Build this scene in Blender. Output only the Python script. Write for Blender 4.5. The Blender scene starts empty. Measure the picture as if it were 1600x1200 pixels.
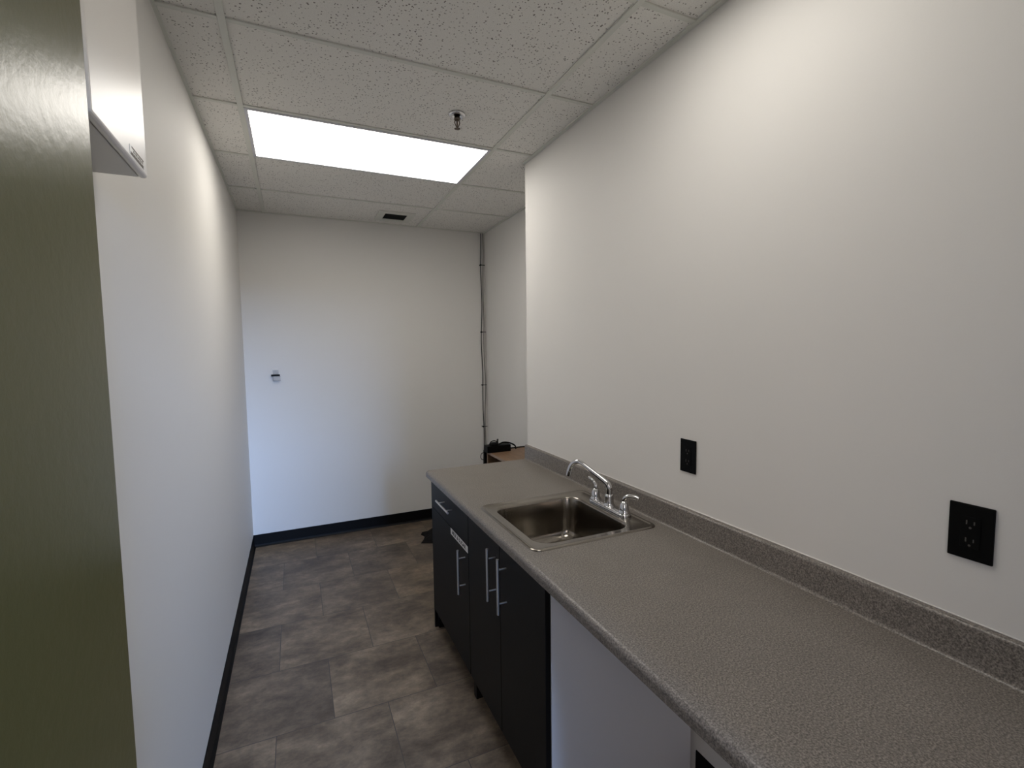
import bpy, bmesh, math, random
from mathutils import Vector, Matrix

S = bpy.context.scene
COL = S.collection
PI = math.pi

# ------------------------------------------------------------------ camera
cam_d = bpy.data.cameras.new('camera')
cam_d.sensor_width = 36.0
cam_d.sensor_fit = 'HORIZONTAL'
cam_d.lens = 16.802
cam_d.clip_start = 0.02
cam = bpy.data.objects.new('camera', cam_d)
COL.objects.link(cam)
Rt = Vector((0.91009373, -0.41422904, -0.01198752))
Up = Vector((0.04163929, 0.0626274, 0.99716798))
Fw = Vector((0.41230519, 0.90801548, -0.07424501))
M = Matrix(((Rt.x, Up.x, -Fw.x), (Rt.y, Up.y, -Fw.y), (Rt.z, Up.z, -Fw.z))).to_4x4()
M.translation = Vector((0, 0, 1.5926))
cam.matrix_world = M
S.camera = cam

# ------------------------------------------------------------------ world, daylight, exposure
S.view_settings.view_transform = 'Standard'
S.view_settings.look = 'None'
S.view_settings.gamma = 1.0
S.view_settings.use_curve_mapping = False
S.view_settings.exposure = 0.0
w = bpy.data.worlds.new('world')
S.world = w
w.use_nodes = True
w.node_tree.nodes['Background'].inputs[0].default_value = (0.55, 0.68, 1.0, 1)
w.node_tree.nodes['Background'].inputs[1].default_value = 0.1

LIGHT_STRENGTH = 7.0      # radiance of the fluorescent diffuser
DAY_POWER = 735.0         # daylight through the lobby window
DAY_COL = (0.38, 0.575, 1.0)
al = bpy.data.lights.new('daylight', 'AREA')
al.shape = 'RECTANGLE'
al.size = 1.5
al.size_y = 1.5
al.energy = DAY_POWER
al.color = DAY_COL
alo = bpy.data.objects.new('daylight', al)
COL.objects.link(alo)
alo.location = (1.05, -5.05, 2.75)
alo.rotation_euler = (PI / 2, 0, 0)       # the lamp looks along +Y, into the lobby
ll = bpy.data.lights.new('lobby_fill', 'AREA')   # unseen fill lamp, added to light the walls through the doorway
ll.shape = 'RECTANGLE'
ll.size = 1.0
ll.size_y = 1.6
ll.energy = 18.0
ll.color = (1.0, 0.85, 0.78)
llo = bpy.data.objects.new('lobby_fill', ll)
COL.objects.link(llo)
llo.location = (-0.9, -1.8, 2.2)
llo.rotation_euler = (PI / 2 - 0.1, 0, -0.6)

# ------------------------------------------------------------------ measured layout (metres)
XL, YB, H = -0.3625, 4.325, 2.6837        # left wall, back wall, ceiling
XA, T = -0.1722, 0.6096                   # first main tee, tile module
XB = XA + 2 * T
Y0 = 2.5084                               # near edge of the light's row
XR, YC, XC = 1.296, 2.6337, 1.6924        # right wall, its end, wall of the recess behind it
YF = -0.2                                 # wall with the doorway (camera stands just inside)
CT, CFX, CFY = 0.9079, 0.6521, 2.6302     # counter top, front edge, far end
CN = YF + 0.004                           # near end of the counter


# ------------------------------------------------------------------ helpers
def box(bm, x0, x1, y0, y1, z0, z1):
    vs = [bm.verts.new(p) for p in ((x0, y0, z0), (x1, y0, z0), (x1, y1, z0), (x0, y1, z0),
                                    (x0, y0, z1), (x1, y0, z1), (x1, y1, z1), (x0, y1, z1))]
    for f in ((0, 3, 2, 1), (4, 5, 6, 7), (0, 1, 5, 4), (1, 2, 6, 5), (2, 3, 7, 6), (3, 0, 4, 7)):
        bm.faces.new([vs[i] for i in f])


def obj(name, bm, mat, parent=None, smooth=False, bevel=0.0, segs=2):
    bmesh.ops.recalc_face_normals(bm, faces=bm.faces[:])
    me = bpy.data.meshes.new(name)
    bm.to_mesh(me)
    bm.free()
    me.materials.append(mat)
    o = bpy.data.objects.new(name, me)
    COL.objects.link(o)
    if parent:
        o.parent = parent
    if smooth:
        for p in me.polygons:
            p.use_smooth = True
    if bevel:
        m = o.modifiers.new('bevel', 'BEVEL')
        m.width = bevel
        m.segments = segs
        m.limit_method = 'ANGLE'
        m.angle_limit = math.radians(40)
    return o


def sharp(o, deg=35):
    """smooth shading that keeps hard edges"""
    me = o.data
    bm = bmesh.new()
    bm.from_mesh(me)
    for f in bm.faces:
        f.smooth = True
    for e in bm.edges:
        if len(e.link_faces) == 2 and e.calc_face_angle(0) > math.radians(deg):
            e.smooth = False
    bm.to_mesh(me)
    bm.free()
    return o


def bx(name, mat, x0, x1, y0, y1, z0, z1, parent=None, bevel=0.0, segs=2):
    bm = bmesh.new()
    box(bm, x0, x1, y0, y1, z0, z1)
    return obj(name, bm, mat, parent, bevel=bevel, segs=segs)


def thing(name, label, cat, loc=(0, 0, 0), group=None):
    o = bpy.data.objects.new(name, None)
    o.empty_display_size = 0.05
    COL.objects.link(o)
    o['label'] = label
    o['category'] = cat
    if group:
        o['group'] = group
    return o


def tag(o, label, cat, group=None):
    o['label'] = label
    o['category'] = cat
    if group:
        o['group'] = group
    return o


def struct(o):
    o['kind'] = 'structure'
    return o


def tube(bm, pts, r, n=12, cap=True):
    """swept round tube; r is a number or one radius per point"""
    pts = [Vector(p) for p in pts]
    rs = r if isinstance(r, (list, tuple)) else [r] * len(pts)
    rings = []
    t0 = (pts[1] - pts[0]).normalized()
    ref = Vector((0, 0, 1)) if abs(t0.z) < 0.9 else Vector((1, 0, 0))
    u = t0.cross(ref).normalized()
    for i, p in enumerate(pts):
        if i == 0:
            t = pts[1] - pts[0]
        elif i == len(pts) - 1:
            t = pts[-1] - pts[-2]
        else:
            t = (pts[i + 1] - pts[i]).normalized() + (pts[i] - pts[i - 1]).normalized()
        t.normalize()
        u = (u - t * u.dot(t)).normalized()
        v = t.cross(u)
        rings.append([bm.verts.new(p + (u * math.cos(a) + v * math.sin(a)) * rs[i])
                      for a in (2 * PI * k / n for k in range(n))])
    for a, b in zip(rings, rings[1:]):
        for k in range(n):
            bm.faces.new((a[k], a[(k + 1) % n], b[(k + 1) % n], b[k]))
    if cap:
        bm.faces.new(rings[0][::-1])
        bm.faces.new(rings[-1])


def spline(pts, sub=6):
    pts = [Vector(p) for p in pts]
    P = [pts[0] * 2 - pts[1]] + pts + [pts[-1] * 2 - pts[-2]]
    out = []
    for i in range(1, len(P) - 2):
        a, b, c, d = P[i - 1:i + 3]
        for k in range(sub):
            t = k / sub
            out.append(0.5 * ((2 * b) + (c - a) * t + (2 * a - 5 * b + 4 * c - d) * t * t + (3 * b - a - 3 * c + d) * t ** 3))
    out.append(pts[-1])
    return out


def lathe(bm, cx, cy, prof, n=28, sx=1.0, sy=1.0):
    """prof: list of (radius, z)"""
    rings = []
    for r, z in prof:
        if r < 1e-6:
            rings.append([bm.verts.new((cx, cy, z))])
        else:
            rings.append([bm.verts.new((cx + sx * r * math.cos(2 * PI * k / n), cy + sy * r * math.sin(2 * PI * k / n), z)) for k in range(n)])
    for a, b in zip(rings, rings[1:]):
        if len(a) == 1 and len(b) == 1:
            continue
        for k in range(n):
            k2 = (k + 1) % n
            if len(a) == 1:
                bm.faces.new((a[0], b[k2], b[k]))
            elif len(b) == 1:
                bm.faces.new((a[k], a[k2], b[0]))
            else:
                bm.faces.new((a[k], a[k2], b[k2], b[k]))


def extrude_y(bm, prof, y0, y1):
    """prof: closed polygon of (x, z), extruded along y"""
    a = [bm.verts.new((x, y0, z)) for x, z in prof]
    b = [bm.verts.new((x, y1, z)) for x, z in prof]
    n = len(prof)
    for k in range(n):
        bm.faces.new((a[k], a[(k + 1) % n], b[(k + 1) % n], b[k]))
    bm.faces.new(a[::-1])
    bm.faces.new(b)


# ------------------------------------------------------------------ materials
def mat(name, col, rough=0.5, metal=0.0, spec=0.5, **kw):
    m = bpy.data.materials.new(name)
    m.use_nodes = True
    b = m.node_tree.nodes['Principled BSDF']
    b.inputs['Base Color'].default_value = (*col, 1)
    b.inputs['Roughness'].default_value = rough
    b.inputs['Metallic'].default_value = metal
    b.inputs['Specular IOR Level'].default_value = spec
    for k, v in kw.items():
        b.inputs[k].default_value = v
    return m


def nodes(m):
    return m.node_tree.nodes, m.node_tree.links, m.node_tree.nodes['Principled BSDF']


def objcoord(m, scale=(1, 1, 1), loc=(0, 0, 0)):
    N, L, b = nodes(m)
    tc = N.new('ShaderNodeTexCoord')
    mp = N.new('ShaderNodeMapping')
    mp.inputs['Scale'].default_value = scale
    mp.inputs['Location'].default_value = loc
    L.new(tc.outputs['Object'], mp.inputs['Vector'])
    return mp.outputs['Vector']


def noise(m, vec, scale, detail=4, rough=0.6, dist=0.0):
    N, L, b = nodes(m)
    n = N.new('ShaderNodeTexNoise')
    n.inputs['Scale'].default_value = scale
    n.inputs['Detail'].default_value = detail
    n.inputs['Roughness'].default_value = rough
    n.inputs['Distortion'].default_value = dist
    L.new(vec, n.inputs['Vector'])
    return n


def ramp(m, fac, stops):
    N, L, b = nodes(m)
    r = N.new('ShaderNodeValToRGB')
    el = r.color_ramp.elements
    while len(el) < len(stops):
        el.new(0.5)
    for e, (p, c) in zip(el, stops):
        e.position = p
        e.color = (*c, 1)
    L.new(fac, r.inputs['Fac'])
    return r.outputs['Color']


def mix(m, fac, a, b_, mode='MIX'):
    N, L, b = nodes(m)
    x = N.new('ShaderNodeMix')
    x.data_type = 'RGBA'
    x.blend_type = mode
    for sock, v in ((x.inputs[0], fac), (x.inputs[6], a), (x.inputs[7], b_)):
        if hasattr(v, 'node'):
            L.new(v, sock)
        else:
            sock.default_value = v if not isinstance(v, tuple) else (*v, 1)
    return x.outputs[2]


def bump(m, h, strength=0.2, dist=0.002):
    N, L, b = nodes(m)
    n = N.new('ShaderNodeBump')
    n.inputs['Strength'].default_value = strength
    n.inputs['Distance'].default_value = dist
    L.new(h, n.inputs['Height'])
    L.new(n.outputs['Normal'], b.inputs['Normal'])


# painted drywall, satin
m_wall = mat('satin white wall paint', (0.74, 0.722, 0.69), 0.6, spec=0.2)
v = objcoord(m_wall)
n1 = noise(m_wall, v, 260, 3)
bump(m_wall, n1.outputs['Fac'], 0.12, 0.001)

m_lobby = mat('lobby wall paint', (0.45, 0.44, 0.42), 0.7)

# mineral ceiling tile: flecked with small dark pits
m_tile = mat('mineral ceiling tile', (0.6, 0.58, 0.55), 0.9, spec=0.2)
N, L, b = nodes(m_tile)
v = objcoord(m_tile)
vd = noise(m_tile, v, 60, 2)
vv = N.new('ShaderNodeTexVoronoi')
vv.inputs['Scale'].default_value = 85
vv.inputs['Randomness'].default_value = 1.0
mv = N.new('ShaderNodeMix')
mv.data_type = 'VECTOR'
mv.inputs[0].default_value = 0.012
L.new(v, mv.inputs[4])
L.new(vd.outputs['Color'], mv.inputs[5])
L.new(mv.outputs[1], vv.inputs['Vector'])
big = noise(m_tile, v, 22, 3)
th = N.new('ShaderNodeMath'); th.operation = 'MULTIPLY'; th.inputs[1].default_value = 0.42
L.new(big.outputs['Fac'], th.inputs[0])
lt = N.new('ShaderNodeMath'); lt.operation = 'LESS_THAN'
L.new(vv.outputs['Distance'], lt.inputs[0]); L.new(th.outputs[0], lt.inputs[1])
fine = noise(m_tile, v, 400, 2)
c0 = ramp(m_tile, fine.outputs['Fac'], [(0.35, (0.74, 0.72, 0.68)), (0.65, (0.86, 0.84, 0.79))])
L.new(mix(m_tile, lt.outputs[0], c0, (0.24, 0.22, 0.20)), b.inputs['Base Color'])
bump(m_tile, fine.outputs['Fac'], 0.3, 0.002)

m_tee = mat('white enamel ceiling grid', (0.66, 0.66, 0.60), 0.45)
m_fixture = mat('white enamel fixture frame', (0.62, 0.62, 0.66), 0.4)
m_white = mat('white gloss enamel', (0.76, 0.73, 0.69), 0.34, spec=0.4)
m_boxbody = mat('white enamel box body', (0.60, 0.58, 0.54), 0.35)
m_melamine = mat('white melamine', (0.78, 0.79, 0.82), 0.4)
m_rubber = mat('black rubber baseboard', (0.003, 0.003, 0.0033), 0.5, spec=0.16)
m_black = mat('black plastic', (0.002, 0.002, 0.002), 0.5, spec=0.12)
m_blackg = mat('black plastic gloss', (0.06, 0.055, 0.05), 0.3)
m_cloth = mat('black cloth', (0.010, 0.009, 0.009), 0.9, spec=0.1)
m_chrome = mat('chrome', (0.66, 0.66, 0.67), 0.06, 1.0)
m_nickel = mat('brushed nickel', (0.62, 0.60, 0.58), 0.33, 1.0)
m_brass = mat('aged bronze metal', (0.16, 0.13, 0.10), 0.4, 1.0)
m_dark = mat('dark duct interior', (0.012, 0.012, 0.011), 0.8)
m_caulk = mat('caulk', (0.75, 0.73, 0.70), 0.5)
m_paper = mat('label paper', (0.72, 0.71, 0.70), 0.5)
m_ink = mat('black ink', (0.012, 0.012, 0.012), 0.6)
m_brown = mat('brown ink', (0.10, 0.075, 0.05), 0.6)
m_clear = mat('clear plastic', (0.97, 0.97, 0.97), 0.15, 0.0, **{'Transmission Weight': 0.7, 'IOR': 1.3})

# espresso laminate
m_esp = mat('espresso laminate', (0.006, 0.006, 0.006), 0.48, spec=0.22)
v = objcoord(m_esp, (30, 30, 2))
nz = noise(m_esp, v, 6, 3)
N, L, b = nodes(m_esp)
L.new(ramp(m_esp, nz.outputs['Fac'], [(0.3, (0.0035, 0.0032, 0.003)), (0.7, (0.006, 0.0053, 0.0045))]), b.inputs['Base Color'])
bump(m_esp, nz.outputs['Fac'], 0.08, 0.0006)

# speckled laminate countertop
m_ctr = mat('speckled grey laminate', (0.15, 0.14, 0.13), 0.36, spec=0.5)
N, L, b = nodes(m_ctr)
v = objcoord(m_ctr)
a1 = noise(m_ctr, v, 260, 3, 0.7)
a2 = noise(m_ctr, v, 130, 3, 0.6)
a3 = noise(m_ctr, v, 9, 3, 0.5)
c = ramp(m_ctr, a1.outputs['Fac'], [(0.36, (0.060, 0.052, 0.045)), (0.5, (0.170, 0.150, 0.132)), (0.64, (0.32, 0.285, 0.25))])
c = mix(m_ctr, 0.25, c, ramp(m_ctr, a2.outputs['Fac'], [(0.35, (0.11, 0.10, 0.092)), (0.65, (0.22, 0.205, 0.185))]))
c = mix(m_ctr, 0.5, c, ramp(m_ctr, a3.outputs['Fac'], [(0.3, (0.45, 0.45, 0.45)), (0.7, (0.55, 0.55, 0.55))]), 'OVERLAY')
L.new(c, b.inputs['Base Color'])
bump(m_ctr, a1.outputs['Fac'], 0.10, 0.0005)

# brushed stainless sink
m_steel = mat('brushed stainless steel', (0.31, 0.285, 0.25), 0.2, 1.0)
N, L, b = nodes(m_steel)
v = objcoord(m_steel, (4, 4, 220))
nz = noise(m_steel, v, 3, 3)
r_ = N.new('ShaderNodeMapRange')
r_.inputs['To Min'].default_value = 0.15
r_.inputs['To Max'].default_value = 0.2
L.new(nz.outputs['Fac'], r_.inputs['Value'])
L.new(r_.outputs['Result'], b.inputs['Roughness'])

# painted metal door leaf: olive grey enamel with orange peel
m_door = mat('olive grey door enamel', (0.094, 0.083, 0.030), 0.28, spec=0.38)
v = objcoord(m_door)
nz = noise(m_door, v, 60, 4, 0.6)
bump(m_door, nz.outputs['Fac'], 0.16, 0.002)

# wood veneer
m_wood = mat('brown wood veneer', (0.17, 0.10, 0.055), 0.45)
N, L, b = nodes(m_wood)
v = objcoord(m_wood, (22, 2.2, 22))
nz = noise(m_wood, v, 3, 5, 0.6, 0.6)
L.new(ramp(m_wood, nz.outputs['Fac'], [(0.3, (0.15, 0.085, 0.045)), (0.55, (0.21, 0.125, 0.07)), (0.75, (0.26, 0.165, 0.10))]), b.inputs['Base Color'])
m_woode = mat('pale wood edge', (0.30, 0.21, 0.15), 0.5)

# luxury vinyl stone-look tile floor, 18 inch, half-offset rows
m_floor = mat('stone look vinyl tile', (0.15, 0.13, 0.11), 0.42, spec=0.4)
N, L, b = nodes(m_floor)
vec = objcoord(m_floor)
br = N.new('ShaderNodeTexBrick')
br.offset = 0.5
br.inputs['Scale'].default_value = 1.0
br.inputs['Brick Width'].default_value = 0.455
br.inputs['Row Height'].default_value = 0.4445
br.inputs['Mortar Size'].default_value = 0.0018
br.inputs['Mortar Smooth'].default_value = 0.1
br.inputs['Color1'].default_value = (0, 0, 0, 1)
br.inputs['Color2'].default_value = (1, 1, 1, 1)
br.inputs['Mortar'].default_value = (0.5, 0.5, 0.5, 1)
mpb = N.new('ShaderNodeMapping')
mpb.inputs['Location'].default_value = (-0.3225 + 2 * 0.455, -2.557 + 11 * 0.4445, 0)
L.new(vec, mpb.inputs['Vector'])
L.new(mpb.outputs['Vector'], br.inputs['Vector'])
# every tile gets its own piece of the cloud pattern
sh = N.new('ShaderNodeVectorMath'); sh.operation = 'MULTIPLY_ADD'
sh.inputs[1].default_value = (7.3, 3.1, 5.7)
L.new(br.outputs['Color'], sh.inputs[0])
L.new(vec, sh.inputs[2])
st = N.new('ShaderNodeMapping')
st.inputs['Scale'].default_value = (0.9, 1.35, 1)
L.new(sh.outputs['Vector'], st.inputs['Vector'])
q1 = noise(m_floor, st.outputs['Vector'], 4.2, 9, 0.66, 0.25)
q2 = noise(m_floor, st.outputs['Vector'], 19, 7, 0.72, 0.1)
q3 = noise(m_floor, st.outputs['Vector'], 60, 4, 0.7)
c = ramp(m_floor, q1.outputs['Fac'], [(0.30, (0.066, 0.049, 0.036)), (0.44, (0.120, 0.092, 0.066)), (0.55, (0.178, 0.138, 0.098)), (0.70, (0.270, 0.212, 0.150))])
c = mix(m_floor, 0.8, c, ramp(m_floor, q2.outputs['Fac'], [(0.32, (0.30, 0.30, 0.31)), (0.68, (0.66, 0.65, 0.63))]), 'OVERLAY')
c = mix(m_floor, 0.30, c, ramp(m_floor, q3.outputs['Fac'], [(0.3, (0.3, 0.3, 0.3)), (0.7, (0.7, 0.7, 0.7))]), 'OVERLAY')
tone = ramp(m_floor, br.outputs['Color'], [(0.0, (0.74, 0.74, 0.77)), (1.0, (1.12, 1.10, 1.06))])
c = mix(m_floor, 1.0, c, tone, 'MULTIPLY')
c = mix(m_floor, br.outputs['Fac'], c, (0.055, 0.048, 0.042))
L.new(c, b.inputs['Base Color'])
bump(m_floor, q2.outputs['Fac'], 0.12, 0.0015)

# glowing acrylic diffuser
m_diff = bpy.data.materials.new('lit acrylic diffuser')
m_diff.use_nodes = True
N = m_diff.node_tree.nodes
L = m_diff.node_tree.links
b = N['Principled BSDF']
b.inputs['Base Color'].default_value = (0.8, 0.8, 0.8, 1)
b.inputs['Emission Color'].default_value = (1.0, 0.955, 0.885, 1)
b.inputs['Emission Strength'].default_value = LIGHT_STRENGTH

m_fill_diff = m_diff.copy()
m_fill_diff.name = 'lit diffuser of the added fill panel'
m_fill_diff.node_tree.nodes['Principled BSDF'].inputs['Emission Strength'].default_value = 7.4  # glow of the fill panel added above the near counter

# ------------------------------------------------------------------ the setting
struct(bx('floor', m_floor, -3.2, 4.4, -5.2, YB + 0.12, -0.1, 0.0))
struct(bx('wall_left', m_wall, XL - 0.12, XL, YF, YB + 0.12, 0, H + 0.1))
struct(bx('wall_back', m_wall, XL, XC + 0.12, YB, YB + 0.12, 0, H + 0.1))
struct(bx('wall_right', m_wall, XR, XC + 0.12, YF, YC, 0, H + 0.1, bevel=0.004))
struct(bx('wall_recess', m_wall, XC, XC + 0.12, YC, YB, 0, H + 0.1))
# wall with the doorway, behind the camera
DX0, DX1, DZ = XL + 0.115, 0.66, 2.10
bm = bmesh.new()
box(bm, XL - 0.12, DX0, YF - 0.12, YF, 0, H + 0.1)
box(bm, DX1, XC + 0.12, YF - 0.12, YF, 0, H + 0.1)
box(bm, DX0, DX1, YF - 0.12, YF, DZ, H + 0.1)
struct(obj('wall_front', bm, m_wall))
# lobby beyond the doorway: walls, ceiling, unseen high window placed to shape the daylight
bm = bmesh.new()
LH = 3.9
box(bm, -3.2, -3.08, -5.2, YF - 0.12, 0, LH)
box(bm, 4.28, 4.4, -5.2, YF - 0.12, 0, LH)
box(bm, -3.2, XL - 0.12, YF - 0.22, YF - 0.12, 0, LH)
box(bm, XC + 0.12, 4.4, YF - 0.22, YF - 0.12, 0, LH)
box(bm, XL - 0.12, XC + 0.12, YF - 0.22, YF - 0.12, H + 0.1, LH)
WX0, WX1, WZ0, WZ1 = 0.30, 1.80, 2.0, 3.5
box(bm, -3.08, WX0, -5.12, -5.0, 0, LH)
box(bm, WX1, 4.28, -5.12, -5.0, 0, LH)
box(bm, WX0, WX1, -5.12, -5.0, 0, WZ0)
box(bm, WX0, WX1, -5.12, -5.0, WZ1, LH)
struct(obj('wall_lobby', bm, m_lobby))
struct(bx('ceiling_lobby', m_lobby, -3.2, 4.4, -5.2, YF - 0.12, LH, LH + 0.1))
bm = bmesh.new()
for a0, a1, b0, b1 in ((WX0, WX1, WZ0, WZ0 + .05), (WX0, WX1, WZ1 - .05, WZ1), (WX0, WX0 + .05, WZ0 + .05, WZ1 - .05),
                       (WX1 - .05, WX1, WZ0 + .05, WZ1 - .05), (1.03, 1.07, WZ0 + .05, WZ1 - .05)):
    box(bm, a0, a1, -5.0, -4.95, b0, b1)
struct(obj('window_1', bm, m_tee))

# ceiling: mineral tiles above, grid below (real 24 mm tees)
bm = bmesh.new()
box(bm, XL - 0.1, XC + 0.1, YF - 0.1, YB + 0.1, H + 0.006, H + 0.06)
struct(obj('ceiling', bm, m_tile))
hw = 0.012
bm = bmesh.new()
for x in (XA, XB):
    box(bm, x - hw, x + hw, YF, YB, H - 0.001, H + 0.006)
rows = [Y0 + T * k for k in range(-4, 3)]
segs = [(XL, XA - hw), (XA + hw, XB - hw)]
for y in rows:
    for x0, x1 in segs + [(XB + hw, XR if y < YC else XC)]:
        box(bm, x0, x1, y - hw * .8, y + hw * .8, H, H + 0.006)
box(bm, XB - T - hw, XB - T + hw, Y0 - 3 * T + hw * .8, Y0 - 2 * T - hw * .8, H, H + 0.006)
struct(obj('trim_1', bm, m_tee, bevel=0.0008, segs=1))
# wall angle around the edge

bm = bmesh.new()
wa = 0.020
box(bm, XL, XL + wa * .6, YF, YB, H - 0.0015, H + 0.006)
box(bm, XL, XC, YB - wa * .6, YB, H - 0.0015, H + 0.006)
box(bm, XR - wa, XR, YF, YC, H - 0.0015, H + 0.006)
box(bm, XC - wa, XC, YC, YB - wa * .6, H - 0.0015, H + 0.006)
box(bm, XR, XC - wa, YC, YC + wa, H - 0.0015, H + 0.006)
struct(obj('trim_2', bm, m_tee))


# cove baseboards (black rubber, with a small toe)
def cove(length_axis, a0, a1, at, sgn):
    """profile stands on the wall at coordinate `at`, grows in direction sgn"""
    prof = [(0, 0), (0.014, 0), (0.011, 0.004), (0.006, 0.011), (0.004, 0.02), (0.0035, 0.099), (0.002, 0.1016), (0, 0.1016)]
    bm = bmesh.new()
    A, B = [], []
    for d, z in prof:
        if length_axis == 'y':
            A.append(bm.verts.new((at + sgn * d, a0, z))); B.append(bm.verts.new((at + sgn * d, a1, z)))
        else:
            A.append(bm.verts.new((a0, at + sgn * d, z))); B.append(bm.verts.new((a1, at + sgn * d, z)))
    n = len(prof)
    for k in range(n):
        bm.faces.new((A[k], A[(k + 1) % n], B[(k + 1) % n], B[k]))
    bm.faces.new(A[::-1]); bm.faces.new(B)
    return bm


struct(obj('baseboard_left', cove('y', YF, YB, XL, 1), m_rubber))
struct(obj('baseboard_back', cove('x', XL, XC, YB, -1), m_rubber))
struct(obj('baseboard_right', cove('y', YF, 1.24, XR, -1), m_rubber))
struct(obj('baseboard_recess', cove('y', YC, YB, XC, -1), m_rubber))

# the open door, folded back along the left wall
DXP = -0.20
dr = struct(bx('door_1', m_door, DXP - 0.045, DXP, YF + 0.004, 0.708, 0.008, 2.10, bevel=0.002))
bm = bmesh.new()
for s_, x_ in ((1, DXP), (-1, DXP - 0.045)):
    tube(bm, [(x_, 0.645, 0.96), (x_ + s_ * 0.008, 0.645, 0.96)], 0.03, 20)
    tube(bm, [(x_ + s_ * 0.006, 0.645, 0.96), (x_ + s_ * 0.048, 0.645, 0.96)], 0.010, 14)
    tube(bm, spline([(x_ + s_ * 0.046, 0.645, 0.96), (x_ + s_ * 0.05, 0.62, 0.96), (x_ + s_ * 0.05, 0.53, 0.958)]), 0.009, 12)
obj('door_handle', bm, m_nickel, dr, smooth=True)

# ------------------------------------------------------------------ ceiling light
def panel_light(label, ya, mdif, xa=XA):
    t = thing('ceiling_light', label, 'ceiling light', group='panel lights in the ceiling grid')
    x0, x1, y0, y1 = xa + hw, XB - hw, ya + hw * .8, ya + T - hw * .8
    fw = 0.015
    bm = bmesh.new()
    for a in ((x0, x1, y0, y0 + fw), (x0, x1, y1 - fw, y1), (x0, x0 + fw, y0 + fw, y1 - fw), (x1 - fw, x1, y0 + fw, y1 - fw)):
        box(bm, a[0], a[1], a[2], a[3], H - 0.003, H + 0.006)
    obj('frame', bm, m_fixture, t)
    bx('diffuser', mdif, x0 + fw, x1 - fw, y0 + fw, y1 - fw, H - 0.0005, H + 0.0045, t)


panel_light('bright rectangular panel light lit in the middle of the ceiling', Y0, m_diff)
panel_light('added square fill panel in the ceiling over the near part of the counter', Y0 - 3 * T, m_fill_diff, XB - T)  # out of view, added to brighten the near walls and counter

# sprinkler head
sp = thing('fire_sprinkler', 'chrome and bronze fire sprinkler head hanging from a ceiling tile', 'sprinkler')
sx, sy = 0.740, 2.2156
bm = bmesh.new()
lathe(bm, sx, sy, [(0.016, H + 0.005), (0.039, H + 0.005), (0.041, H - 0.001), (0.036, H - 0.006), (0.026, H - 0.008), (0.020, H - 0.003), (0.016, H + 0.001)], 36)
obj('escutcheon', bm, m_chrome, sp, smooth=True)
bm = bmesh.new()
lathe(bm, sx, sy, [(0.0, H + 0.004), (0.013, H + 0.004), (0.013, H - 0.012), (0.015, H - 0.013), (0.015, H - 0.021), (0.009, H - 0.024), (0.0, H - 0.024)], 18)
for s_ in (-1, 1):
    tube(bm, spline([(sx + s_ * 0.008, sy, H - 0.022), (sx + s_ * 0.012, sy, H - 0.034), (sx + s_ * 0.006, sy, H - 0.050), (sx, sy, H - 0.056)], 4), 0.0024, 8)
tube(bm, [(sx, sy, H - 0.022), (sx, sy, H - 0.060)], 0.0035, 10)
obj('body', bm, m_brass, sp, smooth=True)
bm = bmesh.new()
NT = 16
ring_a, ring_b = [], []
for k in range(NT * 2):
    r = 0.0145 if k % 2 == 0 else 0.0095
    a = 2 * PI * k / (NT * 2)
    ring_a.append(bm.verts.new((sx + r * math.cos(a), sy + r * math.sin(a), H - 0.0605)))
    ring_b.append(bm.verts.new((sx + r * math.cos(a), sy + r * math.sin(a), H - 0.0625)))
bm.faces.new(ring_a); bm.faces.new(ring_b[::-1])
for k in range(NT * 2):
    k2 = (k + 1) % (NT * 2)
    bm.faces.new((ring_a[k], ring_b[k], ring_b[k2], ring_a[k2]))
obj('deflector', bm, m_brass, sp)

# air vent near the back wall
vt = thing('air_vent', 'small dark square air vent set in a ceiling tile by the back wall', 'vent')
vx0, vx1, vy0, vy1 = 0.711, 0.888, 3.972, 4.145
bm = bmesh.new()
e = 0.055
for a in ((vx0 - e, vx1 + e, vy0 - e, vy0), (vx0 - e, vx1 + e, vy1, vy1 + e), (vx0 - e, vx0, vy0, vy1), (vx1, vx1 + e, vy0, vy1)):
    box(bm, a[0], a[1], a[2], a[3], H - 0.004, H + 0.007)
obj('frame', bm, m_tee, vt)
bx('duct_opening', m_dark, vx0, vx1, vy0, vy1, H + 0.0035, H + 0.0055, vt)
bm = bmesh.new()
for k in range(1, 8):
    yy = vy0 + (vy1 - vy0) * k / 8
    box(bm, vx0, vx1, yy - 0.0012, yy + 0.0012, H - 0.003, H + 0.0034)
obj('grille', bm, m_dark, vt)

# ------------------------------------------------------------------ countertop with backsplash
bs_t = 0.0169 + 0.004
BSZ = 0.9982
th_ = 0.038
UZ = CT - th_


def arc(cx, cz, r, a0, a1, n):
    return [(cx + r * math.cos(math.radians(a0 + (a1 - a0) * k / n)), cz + r * math.sin(math.radians(a0 + (a1 - a0) * k / n))) for k in range(n + 1)]


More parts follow.
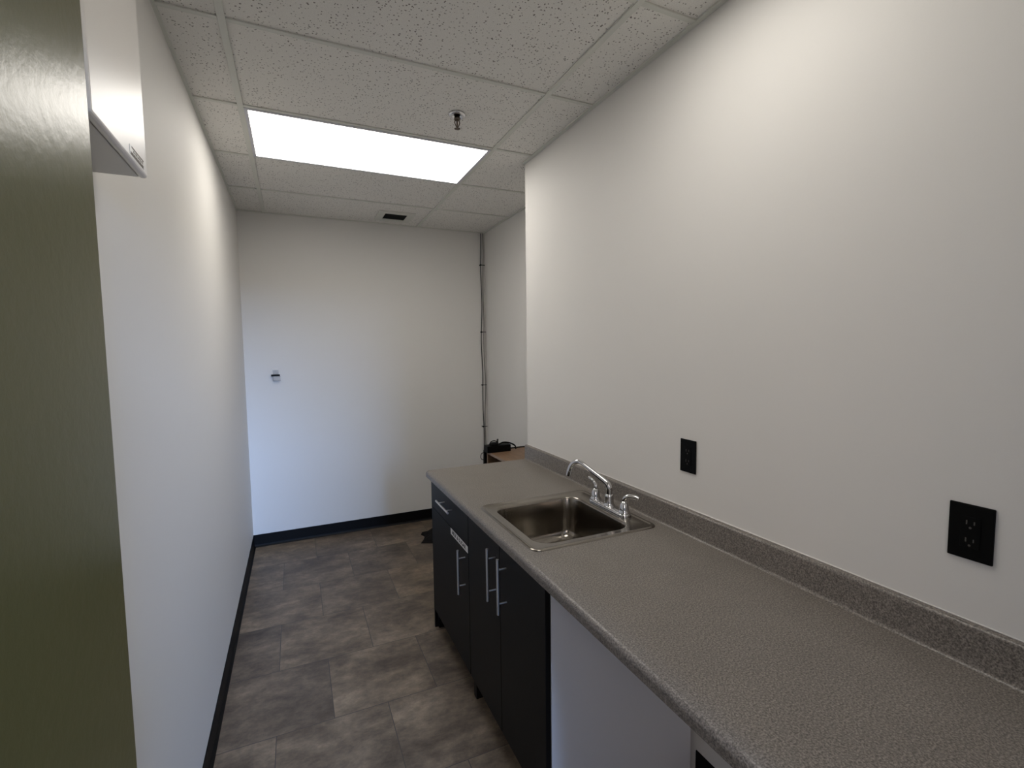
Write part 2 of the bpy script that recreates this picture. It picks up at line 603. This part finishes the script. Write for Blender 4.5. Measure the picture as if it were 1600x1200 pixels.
SX0, SX1, SY0, SY1 = 0.725, 1.215, 1.405, 1.895     # cut-out under the sink rim
W_ = XR - 0.0006
front = [(CFX + 0.02, UZ)] + [(CFX, UZ + 0.004)] + arc(CFX + 0.016, CT - 0.016, 0.016, 180, 90, 8)
xb = XR - 0.0205
back = arc(xb - 0.010, CT + 0.010, 0.010, -90, 0, 5) + [(xb, BSZ - 0.009)] + arc(xb + 0.009, BSZ - 0.009, 0.009, 180, 90, 6)[1:] + [(W_, BSZ)]
full = front + back + [(W_, UZ)]
stripf = front + [(SX0, CT), (SX0, UZ)]
stripb = [(SX1, UZ), (SX1, CT)] + back + [(W_, UZ)]
bm = bmesh.new()
extrude_y(bm, full, CN, SY0)
extrude_y(bm, full, SY1, CFY)
extrude_y(bm, stripf, SY0, SY1)
extrude_y(bm, stripb, SY0, SY1)
ctr = obj('countertop', bm, m_ctr)
sharp(ctr, 50)
tag(ctr, 'long speckled grey laminate countertop with a low backsplash along the right wall', 'countertop')
bm = bmesh.new()
tube(bm, [(XR - 0.0012, CN, BSZ + 0.0008), (XR - 0.0012, CFY, BSZ + 0.0008)], 0.0017, 8)
cl = obj('caulk_bead', bm, m_caulk, ctr, smooth=True)
cl['label'] = 'thin pale caulk line on top of the backsplash'

# ------------------------------------------------------------------ base cabinets
XD = 0.672            # front plane of doors
XK = 0.692            # front of the carcass
XQ = XR - 0.018


def pull(parent, y, z, vertical=True, ln=0.208, xh=0.637):
    bm = bmesh.new()
    hh = ln / 2
    if vertical:
        tube(bm, [(xh, y, z - hh), (xh, y, z + hh)], 0.0053, 16)
        ends = [(y, z - 0.064), (y, z + 0.064)]
    else:
        tube(bm, [(xh, y - hh, z), (xh, y + hh, z)], 0.0053, 16)
        ends = [(y - 0.064, z), (y + 0.064, z)]
    for yy, zz in ends:
        tube(bm, [(xh + 0.004, yy, zz), (XD - 0.0005, yy, zz)], 0.0036, 12)
    return sharp(obj('handle', bm, m_nickel, parent))


def carcass(parent, ya, yb_, near_mat, far_mat):
    bx('side_panel', near_mat, XK, XQ, ya, ya + 0.016, 0.0, UZ - 0.001, parent)
    bx('side_panel', far_mat, XK if far_mat is m_esp and False else XK, XQ, yb_ - 0.016, yb_, 0.0, UZ - 0.001, parent)
    bx('bottom_panel', m_melamine, XK, XQ, ya + 0.016, yb_ - 0.016, 0.105, 0.121, parent)
    bx('back_panel', m_melamine, XQ - 0.006, XQ, ya + 0.016, yb_ - 0.016, 0.121, UZ - 0.001, parent)
    bx('toe_kick', m_esp, XK + 0.055, XK + 0.071, ya + 0.016, yb_ - 0.016, 0.0, 0.105, parent)


YA0, YA1, YS = 1.9715, 2.588, 1.252
cabA = thing('base_cabinet', 'black cabinet with a drawer and a labelled door, under the far end of the counter', 'cabinet', group='black base cabinets under the counter')
carcass(cabA, YA0, YA1, m_esp, m_esp)
bx('end_panel', m_esp, XD + 0.002, XQ, YA1 + 0.0005, YA1 + 0.0165, 0.0, UZ - 0.001, cabA, bevel=0.001)
dw = bx('drawer', m_esp, XD, XD + 0.019, YA0 + 0.0025, YA1 - 0.001, 0.714, 0.864, cabA, bevel=0.0012)
pull(dw, 2.268, 0.810, False)
do = bx('door', m_esp, XD, XD + 0.019, YA0 + 0.0025, YA1 - 0.001, 0.112, 0.7105, cabA, bevel=0.0012)
pull(do, 2.021, 0.580)
# paper label strip stuck on the door
lb = bx('label_strip', m_paper, XD - 0.0009, XD - 0.0001, 1.979, 2.236, 0.6785, 0.7095, do)
lb['label'] = 'white label strip with black capital letters'
cu = bpy.data.curves.new('label_text', 'FONT')
cu.body = 'MILK & SUGAR'
cu.size = 0.026
cu.extrude = 0.0001
cu.offset = 0.0007
cu.align_x = 'CENTER'
cu.align_y = 'CENTER'
to = bpy.data.objects.new('label_text', cu)
COL.objects.link(to)
bpy.context.view_layer.update()
me = bpy.data.meshes.new_from_object(to.evaluated_get(bpy.context.evaluated_depsgraph_get()))
bpy.data.objects.remove(to)
wx = max(v_.co.x for v_ in me.vertices) - min(v_.co.x for v_ in me.vertices)
hy = max(v_.co.y for v_ in me.vertices) - min(v_.co.y for v_ in me.vertices)
for v_ in me.vertices:
    tx, ty, tz = v_.co
    v_.co = (XD - 0.00105 - tz, 2.109 - tx * 0.205 / wx, 0.6940 + (ty) * 0.0195 / hy)
me.materials.clear()
me.materials.append(m_ink)
lt2 = bpy.data.objects.new('lettering', me)
COL.objects.link(lt2)
lt2.parent = do

cabB = thing('base_cabinet', 'black sink base cabinet with two tall doors, nearer of the two cabinets', 'cabinet', group='black base cabinets under the counter')
carcass(cabB, YS, YA0 - 0.0015, m_melamine, m_esp)
ym = 1.6125
for ya, yb_, hy_ in ((ym + 0.0015, YA0 - 0.002, 1.652), (YS + 0.001, ym - 0.0015, 1.549)):
    dd = bx('door', m_esp, XD, XD + 0.019, ya, yb_, 0.112, 0.864, cabB, bevel=0.0012)
    pull(dd, hy_, 0.7295)
for ch in cabB.children:
    if ch.name.startswith('side_panel') and abs(min(v_.co.y for v_ in ch.data.vertices) - YS) < 0.001:
        ch['label'] = 'white melamine end panel'

# ------------------------------------------------------------------ sink
def rrect(x0, x1, y0, y1, r, z, n=10):
    pts = []
    for cx, cy, a in ((x1 - r, y1 - r, 0), (x0 + r, y1 - r, 90), (x0 + r, y0 + r, 180), (x1 - r, y0 + r, 270)):
        for k in range(n + 1):
            t = math.radians(a + 90 * k / n)
            pts.append((cx + r * math.cos(t), cy + r * math.sin(t), z))
    return pts


def loft(bm, rings, close_last=False):
    R = [[bm.verts.new(p) for p in r] for r in rings]
    for a, b_ in zip(R, R[1:]):
        n = len(a)
        for k in range(n):
            bm.faces.new((a[k], a[(k + 1) % n], b_[(k + 1) % n], b_[k]))
    if close_last:
        bm.faces.new(R[-1])
    return R


ox0, ox1, oy0, oy1 = 0.701, 1.237, 1.386, 1.913
bx0, bx1, by0, by1 = 0.746, 1.152, 1.430, 1.868
sk = thing('kitchen_sink', 'square stainless steel drop-in sink set in the grey countertop', 'sink')
bm = bmesh.new()


def ins(d, z, r):
    return rrect(ox0 + d, ox1 - d, oy0 + d, oy1 - d, r, z)


def inb(d, z, r):
    return rrect(bx0 + d, bx1 - d, by0 + d, by1 - d, r, z)


rings = [ins(0, CT + 0.0003, 0.034), ins(0.0015, CT + 0.0035, 0.033), ins(0.005, CT + 0.0058, 0.031), ins(0.010, CT + 0.0058, 0.027), ins(0.015, CT + 0.0035, 0.024),
         ins(0.020, CT + 0.0020, 0.020),
         inb(-0.004, CT + 0.0020, 0.072), inb(0.000, CT + 0.0012, 0.068), inb(0.004, CT - 0.003, 0.065), inb(0.006, CT - 0.010, 0.064),
         inb(0.010, CT - 0.060, 0.063), inb(0.015, CT - 0.100, 0.062), inb(0.019, CT - 0.142, 0.060), inb(0.024, CT - 0.160, 0.057), inb(0.036, CT - 0.176, 0.052),
         inb(0.054, CT - 0.184, 0.043), inb(0.080, CT - 0.187, 0.033)]
cx_, cy_ = (bx0 + bx1) / 2, (by0 + by1) / 2
ang = [math.atan2(p[1] - cy_, p[0] - cx_) for p in rings[-1]]
rings.append([(cx_ + 0.046 * math.cos(a), cy_ + 0.046 * math.sin(a), CT - 0.191) for a in ang])
rings.append([(cx_ + 0.040 * math.cos(a), cy_ + 0.040 * math.sin(a), CT - 0.196) for a in ang])
loft(bm, rings)
bs = obj('basin', bm, m_steel, sk, smooth=True)
bm = bmesh.new()
lathe(bm, cx_, cy_, [(0.041, CT - 0.1955), (0.038, CT - 0.194), (0.030, CT - 0.202), (0.028, CT - 0.210), (0.0, CT - 0.210)], 28)
for k in range(6):
    a = PI * k / 3
    tube(bm, [(cx_ + 0.012 * math.cos(a), cy_ + 0.012 * math.sin(a), CT - 0.209), (cx_ + 0.012 * math.cos(a), cy_ + 0.012 * math.sin(a), CT - 0.2085)], 0.003, 8)
obj('drain', bm, m_chrome, sk, smooth=True)

# ------------------------------------------------------------------ faucet
FX, FY, FZ = 1.192, 1.641, CT + 0.0022
fc = thing('faucet', 'chrome two-handle kitchen faucet with a long angled spout behind the sink', 'faucet')
bm = bmesh.new()


def stadium(x, ya, yb_, r, z, n=12):
    out = []
    for cy, a in ((yb_, 0), (ya, 180)):
        for k in range(n + 1):
            t = math.radians(a + 180 * k / n)
            out.append((x + r * math.cos(t), cy + r * math.sin(t), z))
    return out


ya, yb_ = FY - 0.1016, FY + 0.1016
loft(bm, [stadium(FX, ya, yb_, 0.0275, FZ), stadium(FX, ya, yb_, 0.0275, FZ + 0.006), stadium(FX, ya, yb_, 0.026, FZ + 0.010),
          stadium(FX, ya, yb_, 0.022, FZ + 0.0135), stadium(FX, ya, yb_, 0.012, FZ + 0.015), stadium(FX, ya, yb_, 0.002, FZ + 0.0155)], True)
obj('base_plate', bm, m_chrome, fc, smooth=True)
# centre column
bm = bmesh.new()
lathe(bm, FX, FY, [(0.024, FZ + 0.012), (0.0235, FZ + 0.017), (0.021, FZ + 0.020), (0.0195, FZ + 0.026), (0.018, FZ + 0.052), (0.0172, FZ + 0.060), (0.0150, FZ + 0.062), (0.012, FZ + 0.0625), (0.0, FZ + 0.0625)], 32)
obj('column', bm, m_chrome, fc, smooth=True)
sd = Vector((-0.453, 0.891, 0)).normalized()


def sp_pt(r, z):
    return (FX + sd.x * r, FY + sd.y * r, z)


path = [sp_pt(0, 0.955), sp_pt(0, 0.985), sp_pt(0.0005, 1.000), sp_pt(0.006, 1.012), sp_pt(0.018, 1.022), sp_pt(0.045, 1.0375),
        sp_pt(0.085, 1.0595), sp_pt(0.120, 1.0785), sp_pt(0.137, 1.0865), sp_pt(0.152, 1.0895), sp_pt(0.168, 1.0855), sp_pt(0.181, 1.075), sp_pt(0.190, 1.061), sp_pt(0.196, 1.045), sp_pt(0.199, 1.036)]
pp = spline(path, 5)
rr = []
for i in range(len(pp)):
    t = i / (len(pp) - 1)
    rr.append(0.0128 - 0.0031 * min(1, max(0, (t - 0.12) / 0.35)) + 0.0018 * min(1, max(0, (t - 0.6) / 0.3)))
bm = bmesh.new()
tube(bm, pp, rr, 20)
obj('spout', bm, m_chrome, fc, smooth=True)
bm = bmesh.new()
tube(bm, [sp_pt(0.1975, 1.042), sp_pt(0.2025, 1.020)], [0.0128, 0.0122], 20)
sharp(obj('aerator', bm, m_chrome, fc))
for s_, tipv in ((1, (Vector((-0.016, 0.030, 0.0)))), (-1, (Vector((0.020, -0.042, 0.0))))):
    hy_ = FY + s_ * 0.1016
    bm = bmesh.new()
    lathe(bm, FX, hy_, [(0.0235, FZ + 0.012), (0.0235, FZ + 0.018), (0.0205, FZ + 0.021), (0.0200, FZ + 0.027), (0.0175, FZ + 0.042), (0.0130, FZ + 0.054),
                        (0.0085, FZ + 0.060), (0.0, FZ + 0.0615)], 28)
    hd = obj('handle', bm, m_chrome, fc, smooth=True)
    bm = bmesh.new()
    c0 = Vector((FX, hy_, 0))
    if s_ > 0:       # far lever stands up and curls over
        P = [c0 + Vector((0, 0, FZ + 0.052)), c0 + Vector((0.001, -0.003, FZ + 0.064)), c0 + Vector((0, 0.000, FZ + 0.076)),
             c0 + Vector((-0.004, 0.012, FZ + 0.090)), c0 + Vector((-0.010, 0.026, FZ + 0.100)), c0 + Vector((-0.014, 0.034, FZ + 0.104))]
        tube(bm, spline(P, 5), [0.0085 - 0.0035 * i / 25 + (0.0012 if 15 < i < 22 else 0) for i in range(26)], 14)
    else:            # near lever leans back towards the wall
        P = [c0 + Vector((0, 0, FZ + 0.052)), c0 + Vector((0, 0.002, FZ + 0.064)), c0 + Vector((0.004, -0.004, FZ + 0.076)),
             c0 + Vector((0.014, -0.016, FZ + 0.082)), c0 + Vector((0.028, -0.034, FZ + 0.081)), c0 + Vector((0.036, -0.046, FZ + 0.076))]
        tube(bm, spline(P, 5), [0.0070 + 0.0022 * min(1, i / 14) for i in range(26)], 14)
    obj('lever', bm, m_chrome, hd, smooth=True)


# ------------------------------------------------------------------ power outlets on the right wall
def outlet(label, y0, y1, z0, z1):
    t = thing('power_outlet', label, 'outlet', group='black power outlets above the counter')
    x = XR
    bx('cover_plate', m_black, x - 0.0055, x - 0.0002, y0, y1, z0, z1, t, bevel=0.002)
    cy, cz = (y0 + y1) / 2, (z0 + z1) / 2
    rc = bx('receptacle', m_black, x - 0.0072, x - 0.0054, cy - 0.0168, cy + 0.0168, cz - 0.0335, cz + 0.0335, t, bevel=0.0008)
    for dz in (0.019, -0.019):
        bm = bmesh.new()
        for dy, hh in ((0.0064, 0.0045), (-0.0064, 0.0035)):
            box(bm, x - 0.0075, x - 0.0071, cy + dy - 0.0011, cy + dy + 0.0011, cz + dz - hh + .002, cz + dz + hh + .002)
        tube(bm, [(x - 0.0075, cy, cz + dz - 0.009), (x - 0.0071, cy, cz + dz - 0.009)], 0.0024, 12)
        obj('socket', bm, m_blackg, rc)
    return t


outlet('black power outlet on the right wall beside the sink faucet', 1.2632, 1.3378, 1.1325, 1.2535)
outlet('black power outlet on the right wall nearest the camera, far from the sink', 0.4606, 0.5364, 1.1315, 1.2509)

# ------------------------------------------------------------------ white box on the left wall
wb = thing('wall_cabinet', 'shallow white metal cabinet mounted high on the left wall beyond the open door', 'wall cabinet')
zb = 1.9605
bx('body', m_boxbody, XL + 0.0003, -0.2835, 0.635, 1.2735, zb + 0.003, zb + 0.62, wb, bevel=0.0015)
d1 = bx('door', m_white, -0.2825, -0.2675, 0.9570, 1.2735, zb, zb + 0.62, wb, bevel=0.0065, segs=3)
d2 = bx('door', m_white, -0.2825, -0.2675, 0.635, 0.9460, zb, zb + 0.62, wb, bevel=0.0065, segs=3)
sx_ = -0.2675
st_ = bx('sticker', m_boxbody, sx_, sx_ + 0.0006, 1.150, 1.243, zb + 0.0105, zb + 0.0275, d1)
st_['label'] = 'small torn sticker with brown print'
bm = bmesh.new()
box(bm, sx_ + 0.0006, sx_ + 0.0009, 1.162, 1.241, zb + 0.0245, zb + 0.0272)
for k in range(19):
    yk = 1.155 + k * 0.0044
    box(bm, sx_ + 0.0006, sx_ + 0.0009, yk, yk + 0.0036, zb + 0.0108, zb + 0.0108 + (0.0048, 0.0038, 0.0056)[k % 3])
for k in range(9):
    yk = 1.172 + k * 0.0072
    box(bm, sx_ + 0.0006, sx_ + 0.0009, yk, yk + (0.004, 0.0024)[k % 2], zb + 0.018, zb + (0.0225, 0.021, 0.023)[k % 3])
obj('sticker_print', bm, m_brown, d1)

# ------------------------------------------------------------------ small holder on the back wall
hk = thing('wall_holder', 'small clear plastic holder with a black bar stuck on the back wall', 'wall holder')
hx0, hx1 = -0.1645, -0.1205
bx('back_plate', m_clear, hx0, hx1, YB - 0.004, YB - 0.0003, 1.356, 1.441, hk, bevel=0.0008)
bx('bar', m_black, -0.1755, -0.1115, YB - 0.030, YB - 0.0045, 1.3905, 1.4055, hk, bevel=0.002)
bm = bmesh.new()
box(bm, hx0 + .004, hx1 + .012, YB - 0.030, YB - 0.0275, 1.354, 1.3903)
box(bm, hx0 + .004, hx1 + .012, YB - 0.0275, YB - 0.0045, 1.354, 1.3565)
obj('cup', bm, m_clear, hk)

# ------------------------------------------------------------------ cables in the far corner
random.seed(4)


def cable(name, label, x, y, rad, m_, wob, ph, z0=0.35):
    pts = []
    n = 15
    for k in range(n):
        t = k / (n - 1)
        z = H - 0.004 + (z0 - H + 0.004) * t
        pts.append((x + wob * math.sin(ph + t * 9.5) + 0.004 * math.sin(ph * 3 + t * 23), y + 0.003 * math.sin(ph + t * 14), z))
    bm = bmesh.new()
    tube(bm, spline(pts, 5), rad, 8)
    return tag(obj(name, bm, m_, smooth=True), label, 'cable', group='cables hanging down the far corner')


m_cab_b = mat('black cable', (0.012, 0.012, 0.012), 0.5)
m_cab_g = mat('grey cable', (0.16, 0.155, 0.145), 0.5)
m_cab_w = mat('white cable', (0.62, 0.60, 0.56), 0.5)
cable('cable', 'black cable running down the far corner, leftmost of the three', 1.649, YB - 0.008, 0.0040, m_cab_b, 0.003, 0.4)
cable('cable', 'grey cable running down the far corner, middle of the three', 1.666, YB - 0.019, 0.0034, m_cab_g, 0.003, 2.1)
cable('cable', 'white cable running down the far corner, rightmost of the three', 1.679, YB - 0.009, 0.0034, m_cab_w, 0.002, 4.0)
clabs = ('topmost black clip holding the corner cables, below the ceiling', 'black clip on the corner cables, second from the top',
         'black clip on the corner cables, third from the top', 'lowest black clip on the corner cables, above the black device')
for lab, z in zip(clabs, (2.383, 1.752, 1.245, 0.84)):
    bm = bmesh.new()
    box(bm, 1.638, 1.684, YB - 0.027, YB - 0.0255, z - 0.003, z + 0.003)
    box(bm, 1.635, 1.640, YB - 0.0265, YB - 0.0003, z - 0.004, z + 0.004)
    lathe(bm, 1.641, YB - 0.0295, [(0, z - 0.007), (0.006, z - 0.006), (0.006, z + 0.006), (0, z + 0.007)], 10)
    tag(obj('cable_clip', bm, m_black), lab, 'cable clip', group='clips holding the corner cables')

# ------------------------------------------------------------------ wooden shelf unit in the recess
bk = thing('shelf_unit', 'low brown wooden shelf unit standing behind the far end of the counter', 'shelf unit')
bx0_, bx1_, by0_, by1_, bz = 1.305, XC - 0.003, 2.72, 3.35, 0.815
bx('top_panel', m_wood, bx0_, bx1_, by0_, by1_, bz - 0.018, bz, bk, bevel=0.001)
bx('side_panel', m_wood, bx0_, bx1_, by1_ - 0.018, by1_, 0.0, bz - 0.018, bk)
bx('side_panel', m_wood, bx0_, bx1_, by0_, by0_ + 0.018, 0.0, bz - 0.018, bk)
bx('back_panel', m_dark, bx1_ - 0.008, bx1_, by0_ + 0.018, by1_ - 0.018, 0.0, bz - 0.018, bk)
bx('shelf', m_wood, bx0_ + 0.01, bx1_ - 0.008, by0_ + 0.018, by1_ - 0.018, 0.40, 0.418, bk)
bx('shelf', m_wood, bx0_ + 0.01, bx1_ - 0.008, by0_ + 0.018, by1_ - 0.018, 0.05, 0.068, bk)
ed = bx('edge_strip', m_woode, bx0_ - 0.001, bx0_, by0_, by1_, bz - 0.018, bz, bk)
ed['label'] = 'paler wood edge banding'
bx('edge_strip', m_woode, bx0_ - 0.001, bx0_, by1_ - 0.018, by1_, 0, bz - 0.018, bk)
bp = bx('floor_panel', m_black, 1.284, XC - 0.003, 3.354, 3.372, 0.0, 0.821)
tag(bp, 'thin black upright panel standing directly behind the brown shelf unit', 'panel')
bp.name = 'upright_panel'

dv = thing('electronic_device', 'black electronic box with cords on top of the brown shelf unit', 'electronics')
bx('case', m_black, 1.279, 1.470, 3.27, 3.350, bz, bz + 0.052, dv, bevel=0.004)
bm = bmesh.new()
tube(bm, spline([(1.31, 3.30, bz + .05), (1.315, 3.30, bz + .075), (1.335, 3.30, bz + .085), (1.36, 3.30, bz + .08), (1.365, 3.31, bz + .06)], 6), 0.0035, 8)
tube(bm, spline([(1.375, 3.30, bz + .050), (1.372, 3.30, bz + .075), (1.378, 3.31, bz + .093)], 5), 0.007, 8)
tube(bm, spline([(1.38, 3.30, bz + .055), (1.42, 3.30, bz + .066), (1.47, 3.30, bz + .058), (1.515, 3.30, bz + .034), (1.525, 3.30, bz + .006)], 6), 0.006, 8)
lathe(bm, 1.345, 3.305, [(0.0, bz + .052), (0.04, bz + .052), (0.034, bz + .066), (0.02, bz + .072), (0.0, bz + .073)], 14)
obj('cord', bm, m_black, dv, smooth=True)
bm = bmesh.new()
tube(bm, spline([(1.283, 3.362, 0.806), (1.265, 3.364, 0.795), (1.259, 3.364, 0.775), (1.264, 3.364, 0.757), (1.283, 3.362, 0.748)], 6), 0.0025, 8)
lp = obj('cord_loop', bm, m_black, bp, smooth=True)

# ------------------------------------------------------------------ dark crumpled cloth on the floor
outline = [(0.884, 3.800), (0.925, 3.870), (0.948, 3.925), (0.930, 3.985), (0.948, 4.028), (1.000, 4.035), (1.060, 4.090), (1.16, 4.10), (1.27, 4.04), (1.30, 3.93),
           (1.25, 3.80), (1.14, 3.72), (1.06, 3.735), (0.985, 3.752)]
bm = bmesh.new()
random.seed(7)
cxm = sum(p[0] for p in outline) / len(outline)
cym = sum(p[1] for p in outline) / len(outline)
fr = (1.0, 0.97, 0.8, 0.6, 0.4, 0.2)
R = []
for i, f in enumerate(fr):
    ring = []
    for x, y in outline:
        z = (0.001, 0.006, 0.014, 0.022, 0.03, 0.026)[i] + (random.uniform(-0.006, 0.008) if i > 1 else 0)
        ring.append(bm.verts.new((cxm + (x - cxm) * f, cym + (y - cym) * f, z)))
    R.append(ring)
n = len(outline)
for a, b_ in zip(R, R[1:]):
    for k in range(n):
        bm.faces.new((a[k], a[(k + 1) % n], b_[(k + 1) % n], b_[k]))
bm.faces.new(R[-1]); bm.faces.new(R[0][::-1])
tag(obj('floor_cloth', bm, m_cloth), 'dark crumpled cloth on the floor, peeking out behind the far cabinet', 'cloth')
